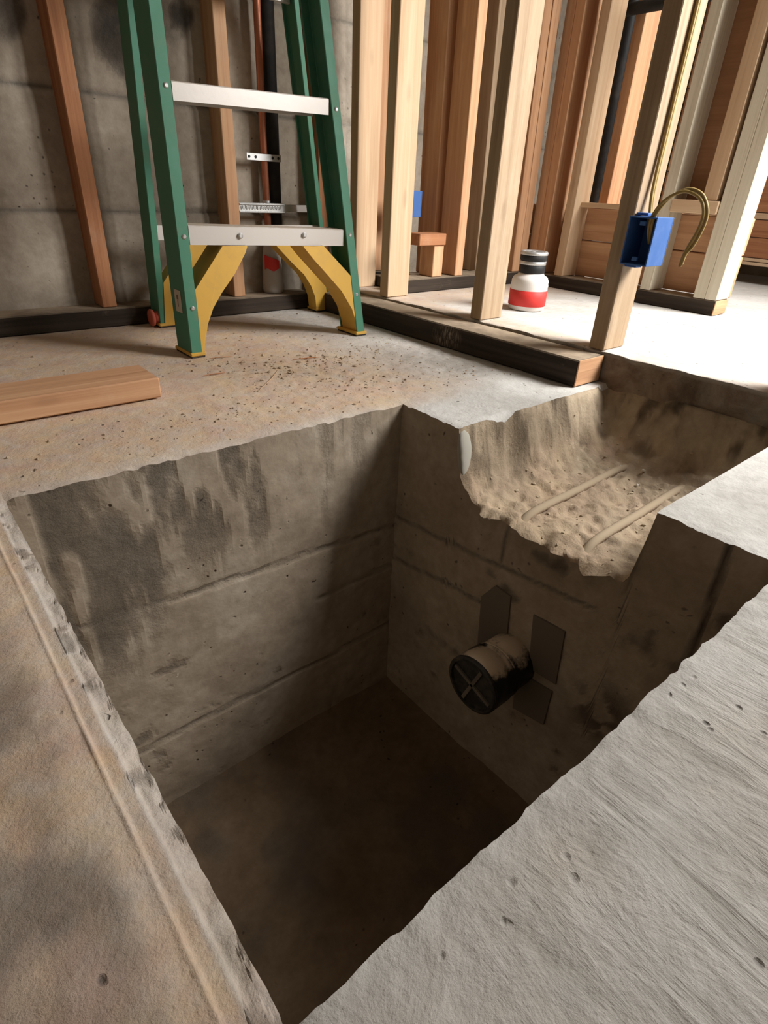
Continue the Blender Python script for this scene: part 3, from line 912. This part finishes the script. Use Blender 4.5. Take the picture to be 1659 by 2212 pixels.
def brace(pts, y0, slope, depth, mat, open_edges=()):
    """yellow arched brace: front plate plus flanges running back along its edges"""
    bm = bmesh.new()
    f = [bm.verts.new((x_, y0 + slope * z_, z_)) for x_, z_ in pts]
    g = [bm.verts.new((x_, y0 + slope * z_ + depth, z_)) for x_, z_ in pts]
    bm.faces.new(f)
    n = len(pts)
    for i in range(n):
        if i in open_edges: continue
        bm.faces.new((f[i], f[(i + 1) % n], g[(i + 1) % n], g[i]))
    bmesh.ops.recalc_face_normals(bm, faces=bm.faces)
    o = from_bm('brace', bm, mat, lad)
    m = o.modifiers.new('s', 'SOLIDIFY'); m.thickness = 0.003; m.offset = 0
    return o


brace([(-0.180, 0.150), (-0.096, 0.240), (-0.033, 0.240), (-0.040, 0.226), (-0.075, 0.181), (-0.115, 0.142), (-0.144, 0.108), (-0.164, 0.073), (-0.178, 0.032), (-0.183, 0.012), (-0.189, 0.012)],
      0.522, 0.14, 0.072, M_YELLOW, (1, 9, 10))
brace([(0.126, 0.236), (0.186, 0.236), (0.276, 0.153), (0.288, 0.012), (0.284, 0.012), (0.279, 0.040), (0.268, 0.075), (0.236, 0.124), (0.188, 0.172), (0.152, 0.207)],
      0.517, 0.14, 0.072, M_YELLOW, (0, 2, 3))
brace([(0.215, 0.222), (0.303, 0.222), (0.404, 0.120), (0.424, 0.012), (0.375, 0.012), (0.370, 0.050), (0.354, 0.086), (0.327, 0.122), (0.286, 0.156)],
      0.865, -0.008, 0.045, M_YELLOW, (0,))
brace([(0.042, 0.222), (-0.046, 0.222), (-0.132, 0.120), (-0.142, 0.012), (-0.102, 0.012), (-0.099, 0.050), (-0.085, 0.086), (-0.060, 0.122), (-0.022, 0.156)],
      0.865, -0.008, 0.045, M_YELLOW, (0,))
for x0, x1, y0, y1 in ((-0.219, -0.181, 0.516, 0.612), (0.272, 0.3105, 0.510, 0.606), (-0.160, -0.100, 0.862, 0.918), (0.372, 0.447, 0.862, 0.918)):
    ft = from_bm('foot', box_bm(x0, x1, y0, y1, 0.0045, 0.0125, 0.0015), M_YELLOW, lad)
    from_bm('rubber_sole', box_bm(x0 + 0.002, x1 - 0.002, y0 + 0.002, y1 - 0.002, 0.0005, 0.0047, 0.001), M_RUBBER, ft)

# ------------------------------------------------------------------ plank on the floor
pk = from_bm('plank', box_bm(-1.25, -0.385, 0.274, 0.380, 0.004, 0.043, 0.0025), WOODS['fir', 0], loc=(-0.8, 0.327, 0.004))
tag(pk, 'short orange timber plank lying flat on the dusty floor at left', 'plank')

# ------------------------------------------------------------------ red plug lying by the plate
rp = thing('red_plug', (-0.160, 0.893, 0.0), 'small salmon red plastic plug lying beside the rear ladder foot', 'plug')
from_bm('flange', lathe_bm([(0.010, 0), (0.021, 0.002), (0.024, 0.006), (0.022, 0.011), (0.014, 0.012)], 26, 'X', (-0.178, 0.888, 0.026)), M_RED, rp, smooth=True)
from_bm('barrel', lathe_bm([(0.015, 0), (0.0165, 0.010), (0.018, 0.016), (0.018, 0.023), (0.012, 0.024)], 26, 'X', (-0.166, 0.888, 0.0265)), M_RED, rp, smooth=True)

# ------------------------------------------------------------------ white jar like fitting on the raised slab
BX, BY = 0.785, 0.317
jar = thing('pipe_fitting', (BX, BY, ZR), 'white plastic fitting with red band and black coupling on the raised slab', 'fitting')
c0 = (BX, BY, ZR + 0.001)
from_bm('body', lathe_bm([(0.050, 0), (0.054, 0.004), (0.054, 0.012), (0.0555, 0.013), (0.0555, 0.058), (0.055, 0.064), (0.056, 0.070), (0.0545, 0.076), (0.055, 0.082), (0.050, 0.093), (0.040, 0.099), (0.0365, 0.104)], 40, 'Z', c0), M_WHITE, jar, smooth=True)
from_bm('red_band', lathe_bm([(0.0556, 0.013), (0.0565, 0.0135), (0.0565, 0.057), (0.0556, 0.0575)], 40, 'Z', c0, caps=False), M_REDBAND, jar, smooth=True)
cpl = from_bm('coupling', lathe_bm([(0.0365, 0.104), (0.0385, 0.106), (0.0385, 0.125), (0.037, 0.127), (0.037, 0.138), (0.0395, 0.140), (0.0395, 0.152), (0.038, 0.154)], 36, 'Z', c0), M_ABS, jar, smooth=True)
from_bm('hose_clamp', lathe_bm([(0.0375, 0.1275), (0.0388, 0.128), (0.0388, 0.137), (0.0375, 0.1375)], 36, 'Z', c0, caps=False), M_STEEL, cpl, smooth=True)
cap = from_bm('cap', lathe_bm([(0.038, 0.153), (0.0405, 0.155), (0.0405, 0.161), (0.037, 0.164), (0.030, 0.163), (0.028, 0.159)], 36, 'Z', c0), M_STEEL, jar, smooth=True)
for a in (0.4, 0.4 + math.pi / 2):
    b_ = box_bm(-0.026, 0.026, -0.003, 0.003, 0.159, 0.1635, 0.0006)
    bmesh.ops.rotate(b_, verts=b_.verts, cent=(0, 0, 0), matrix=__import__('mathutils').Matrix.Rotation(a, 3, 'Z'))
    bmesh.ops.translate(b_, verts=b_.verts, vec=c0)
    from_bm('rib', b_, M_STEEL, cap)

# ------------------------------------------------------------------ blue electrical boxes and cable
def open_box(name, x0, x1, y0, y1, z0, z1, th, label, opening='-x'):
    root = thing(name, ((x0 + x1) / 2, (y0 + y1) / 2, z0), label, 'electrical box')
    bm = bmesh.new()
    box_bm(x1 - th, x1, y0, y1, z0, z1, 0.0006, bm)
    box_bm(x0, x1 - th, y1 - th, y1, z0, z1, 0.0006, bm)
    box_bm(x0, x1 - th, y0, y0 + th, z0, z1, 0.0006, bm)
    box_bm(x0, x1 - th, y0 + th, y1 - th, z1 - th, z1, 0.0006, bm)
    box_bm(x0, x1 - th, y0 + th, y1 - th, z0, z0 + th, 0.0006, bm)
    from_bm('shell', bm, M_BLUE, root)
    return root


bx1 = open_box('outlet_box', 0.492, 0.562, -0.184, -0.1235, 0.258, 0.350, 0.003, 'blue plastic electrical box nailed to the front stud, cable looping out')
for z_ in (0.2665, 0.3335):
    from_bm('screw_tab', box_bm(0.4925, 0.499, -0.160, -0.148, z_, z_ + 0.008, 0.0008), M_BLUE, bx1)
for z_ in (0.351, 0.2515):
    from_bm('nail_bracket', box_bm(0.515, 0.540, -0.150, -0.1235, z_, z_ + 0.0055, 0.001), M_BLUE, bx1)
bx2 = open_box('outlet_box', 0.716, 0.766, 0.800, 0.842, 0.293, 0.372, 0.003, 'blue plastic electrical box glimpsed far back between two studs')

cab = thing('electrical_cable', (0.53, -0.128, 0.35), 'yellowish electrical cable running down the front stud and looping from the blue box', 'cable')
for off, r in ((0.0, 0.0034), (0.0062, 0.0034)):
    pts = spline([(0.556 + off, -0.127, 2.1), (0.557 + off, -0.127, 1.2), (0.553 + off, -0.127, 0.75), (0.549 + off, -0.128, 0.5), (0.545 + off, -0.131, 0.40), (0.541 + off, -0.140, 0.352), (0.535 + off, -0.146, 0.33)], 8)
    from_bm('strand', tube_bm(pts, r, 8), M_CABLE, cab, smooth=True)
for o1, o2 in ((0.0, 0.0), (0.004, -0.0055)):
    pts = spline([(0.530, -0.160, 0.300), (0.508, -0.163 + o2, 0.325), (0.500, -0.168 + o2, 0.353), (0.498 + o1, -0.187 + o2, 0.381 + o1), (0.5 + o1, -0.217 + o2, 0.397 + o1), (0.502 + o1, -0.243 + o2, 0.392 + o1), (0.503 + o1, -0.259 + o2, 0.379),
                  (0.503 + o1, -0.267 + o2, 0.358), (0.502 + o1, -0.265 + o2, 0.332), (0.50 + o1, -0.257 + o2, 0.304), (0.5, -0.252 + o2 * 0.6, 0.286 + o1), (0.5, -0.2505 + o2 * 0.4, 0.266 + o1)], 8)
    from_bm('loop_strand', tube_bm(pts, 0.0032, 8), M_CABLE, cab, smooth=True)

# ------------------------------------------------------------------ pipe stub in the pit
PC = (-0.0, -0.364, -0.412)
stub = thing('drain_stub', (0.0, PC[1], PC[2] - 0.057), 'dusty black drain stub with cross ribbed cap jutting from the pit wall', 'pipe')
from_bm('tube', lathe_bm([(0.053, 0.02), (0.053, -0.085)], 40, 'X', PC), M_BLACK, stub, smooth=True)
from_bm('collar', lathe_bm([(0.0535, -0.070), (0.0575, -0.072), (0.0575, -0.112), (0.056, -0.116)], 40, 'X', PC), M_BLACK, stub, smooth=True)
cp_ = from_bm('cap', lathe_bm([(0.0565, -0.113), (0.0575, -0.116), (0.0575, -0.120), (0.054, -0.122), (0.050, -0.122), (0.049, -0.117), (0.001, -0.117)], 40, 'X', PC), M_CAPBLACK, stub, smooth=False)
for a in (0.35, 0.35 + math.pi / 2):
    b_ = box_bm(-0.1215, -0.1165, -0.047, 0.047, -0.0035, 0.0035, 0.0006)
    bmesh.ops.rotate(b_, verts=b_.verts, cent=(0, 0, 0), matrix=__import__('mathutils').Matrix.Rotation(a, 3, 'X'))
    bmesh.ops.translate(b_, verts=b_.verts, vec=PC)
    from_bm('cap_rib', b_, M_RIB, cp_)
bm = lathe_bm([(0.0535, -0.052), (0.056, -0.055), (0.0535, -0.058)], 40, 'X', PC, caps=False)
from_bm('ring', bm, M_BLACK, stub, smooth=True)

# smooth mortar patches left by shims round the stub, part of the pit wall
for pts in ([(-0.271, -0.317), (-0.299, -0.274), (-0.337, -0.276), (-0.345, -0.366), (-0.281, -0.440)],
            [(-0.391, -0.284), (-0.457, -0.278), (-0.465, -0.398), (-0.405, -0.403)],
            [(-0.382, -0.430), (-0.462, -0.420), (-0.462, -0.508), (-0.391, -0.525)]):
    bm = bmesh.new()
    bm.faces.new([bm.verts.new((-0.0075, y_, z_)) for y_, z_ in pts])
    r_ = bmesh.ops.extrude_face_region(bm, geom=bm.faces[:])
    bmesh.ops.translate(bm, verts=[v for v in r_['geom'] if isinstance(v, bmesh.types.BMVert)], vec=(0.016, 0, 0))
    bmesh.ops.recalc_face_normals(bm, faces=bm.faces)
    from_bm('mortar_patch', bm, M_PATCH, wall_pit_right)

# pale mortar smear at the corner where the trench leaves the pit
bm = bmesh.new()
sm_ = [(-0.157, -0.004), (-0.168, -0.012), (-0.177, -0.040), (-0.180, -0.065), (-0.183, -0.096), (-0.176, -0.104), (-0.166, -0.070), (-0.160, -0.035)]
f = [bm.verts.new((-0.011, -0.171 + (y_ + 0.171) * 1.5, -0.055 + (z_ + 0.055) * 1.25)) for i, (y_, z_) in enumerate(sm_)]
g = [bm.verts.new((0.040, y_ + 0.012, z_)) for (y_, z_) in sm_]
n = len(f)
bm.faces.new(f); bm.faces.new(g[::-1])
for i in range(n):
    bm.faces.new((f[i], f[(i + 1) % n], g[(i + 1) % n], g[i]))
bmesh.ops.recalc_face_normals(bm, faces=bm.faces)
sm_o = from_bm('mortar_smear', bm, M_SMEAR, wall_pit_right, smooth=True)
sm_o.modifiers.new('v', 'SUBSURF').levels = 2
sm_o.modifiers['v'].render_levels = 2

# ------------------------------------------------------------------ rebar in the trench
for pts, lab in (([(0.02, -0.306, -0.150), (0.07, -0.305, -0.133), (0.22, -0.303, -0.131), (0.36, -0.302, -0.128), (0.42, -0.302, -0.140)], 'dust covered steel bar in the trench bed, nearer the dark sill board'),
                 ([(0.03, -0.433, -0.150), (0.08, -0.431, -0.133), (0.22, -0.429, -0.131), (0.37, -0.427, -0.128), (0.43, -0.426, -0.140)], 'dust covered steel bar in the trench bed, nearer the right edge')):
    o = from_bm('rebar', tube_bm(spline(pts, 20), [0.0080 + 0.0010 * (i % 2) for i in range(81)], 12), M_REBAR, smooth=True, loc=pts[0])
    tag(o, lab, 'steel bar', 'steel bars in the trench')


# ------------------------------------------------------------------ loose debris
_b = bmesh.new(); bmesh.ops.create_icosphere(_b, subdivisions=1, radius=1)
ICO_V = np.array([v.co[:] for v in _b.verts]); ICO_F = np.array([[v.index for v in f.verts] for f in _b.faces]); _b.free()


def surf(x, y):
    return slab_pos(np.atleast_1d(np.asarray(x, float)), np.atleast_1d(np.asarray(y, float)))[2]


def chunks(name, x, y, r, mat, seed, flat=0.6, lift=0.0, loc=(0, 0, 0)):
    """angular crumbs resting on the slab, one mesh"""
    g = np.random.default_rng(seed)
    x, y, r = np.asarray(x, float), np.asarray(y, float), np.asarray(r, float)
    n = len(x); z = surf(x, y) + lift
    sc = np.stack([r * g.uniform(0.6, 1.7, n), r * g.uniform(0.5, 1.1, n), r * g.uniform(0.4, 0.8, n) * flat / 0.6], 1)
    P_ = ICO_V[None] * sc[:, None] * g.uniform(0.75, 1.2, (n, len(ICO_V), 1))
    a = g.uniform(0, 6.28, n)[:, None]
    X2 = P_[..., 0] * np.cos(a) - P_[..., 1] * np.sin(a); Y2 = P_[..., 0] * np.sin(a) + P_[..., 1] * np.cos(a)
    VV = np.stack([X2 + x[:, None], Y2 + y[:, None], P_[..., 2] + (z + sc[:, 2] * 0.4)[:, None]], -1).reshape(-1, 3) - np.array(loc)
    FF = (ICO_F[None] + (np.arange(n) * len(ICO_V))[:, None, None]).reshape(-1, 3)
    me = bpy.data.meshes.new(name); me.from_pydata(VV.tolist(), [], FF.tolist())
    o = link(name, me, mat); o.location = loc
    return o


g = np.random.default_rng(5)
cx_, cy_, cr_ = [], [], []
for (mx, my, sx, sy, n, big) in ((-0.10, 0.33, 0.07, 0.05, 170, 1.0), (0.06, 0.36, 0.07, 0.05, 160, 1.0), (-0.02, 0.20, 0.14, 0.07, 260, 0.8), (0.22, 0.40, 0.09, 0.08, 120, 0.7),
                                (-0.19, 0.47, 0.05, 0.03, 50, 1.0), (0.0, 0.55, 0.25, 0.12, 160, 0.8), (-0.45, 0.12, 0.15, 0.06, 120, 0.7), (0.25, 0.10, 0.10, 0.12, 160, 0.6), (-0.2, 0.12, 0.2, 0.05, 160, 0.7)):
    cx_ += list(g.normal(mx, sx, n)); cy_ += list(g.normal(my, sy, n)); cr_ += list(big * 0.0042 * g.random(n) ** 2.6 + 0.0006)
cx_, cy_, cr_ = map(np.array, (cx_, cy_, cr_))
ok = (cy_ > 0.015) & (cy_ < 0.92) & (cx_ < 0.39) & (cx_ > -0.68) & ~((cx_ < -0.37) & (cy_ > 0.25) & (cy_ < 0.40)) & ~((cx_ < -0.17) & (cx_ > -0.23) & (cy_ > 0.5) & (cy_ < 0.63)) & ~((cx_ < 0.32) & (cx_ > 0.26) & (cy_ > 0.5) & (cy_ < 0.62))
tag(chunks('floor_debris', cx_[ok], cy_[ok], cr_[ok], M_CRUMB, 3), 'crumbs, grit and sawdust scattered over the floor before the ladder', 'debris', kind='stuff')
n = 260
rbx, rby = g.uniform(0.005, 0.46, n), g.uniform(-0.53, -0.18, n)
keep = (abs(rby + 0.304) > 0.016) & (abs(rby + 0.430) > 0.016)
rbx, rby = rbx[keep], rby[keep]
n = len(rbx)
tag(chunks('trench_rubble', rbx, rby, 0.0036 * g.random(n) ** 3 + 0.0008, M_TRENCH2, 9), 'fine rubble crumbs covering the bed of the trench', 'rubble', kind='stuff')
for (x_, y_, r), lab in zip(((0.372, -0.300, 0.006), (0.335, -0.362, 0.006), (0.385, -0.345, 0.004)),
                            ('pale pebble at the head of the left steel bar in the trench', 'pale pebble midway between the two steel bars in the trench', 'tiny pale pebble in the far corner of the trench bed')):
    tag(chunks('pebble', [x_], [y_], [r], M_STONE, int(r * 1e4), 0.9, 0.002, (x_, y_, float(surf(x_, y_)[0]))), lab, 'pebble', 'pebbles in the trench')


def sliver(p, q, w, mat, lab):
    p, q = Vector(p), Vector(q)
    p.z = float(surf(p.x, p.y)[0]) + w; q.z = float(surf(q.x, q.y)[0]) + w
    m = (p + q) / 2 + Vector((0.004, -0.003, 0.0015))
    o = from_bm('wood_splinter', tube_bm([p, m, q], [w * 0.5, w, w * 0.4], 6, flat=0.6), mat, loc=p)
    tag(o, lab, 'splinter', 'splinters on the floor')


sliver((-0.20, 0.225, 0), (-0.09, 0.335, 0), 0.0016, WOODS['pine', 0], 'long pale wood splinter on the floor in front of the ladder')
sliver((-0.255, 0.372, 0), (-0.205, 0.372, 0), 0.0020, WOODS['red', 0], 'short brown wood splinter near the end of the plank')
sliver((-0.02, 0.385, 0), (0.05, 0.372, 0), 0.0024, WOODS['red', 0], 'brown wood splinter among crumbs in front of the ladder')
sliver((-0.185, 0.495, 0), (-0.130, 0.488, 0), 0.0020, WOODS['fir', 0], 'small bent splinter beside the near left ladder foot')
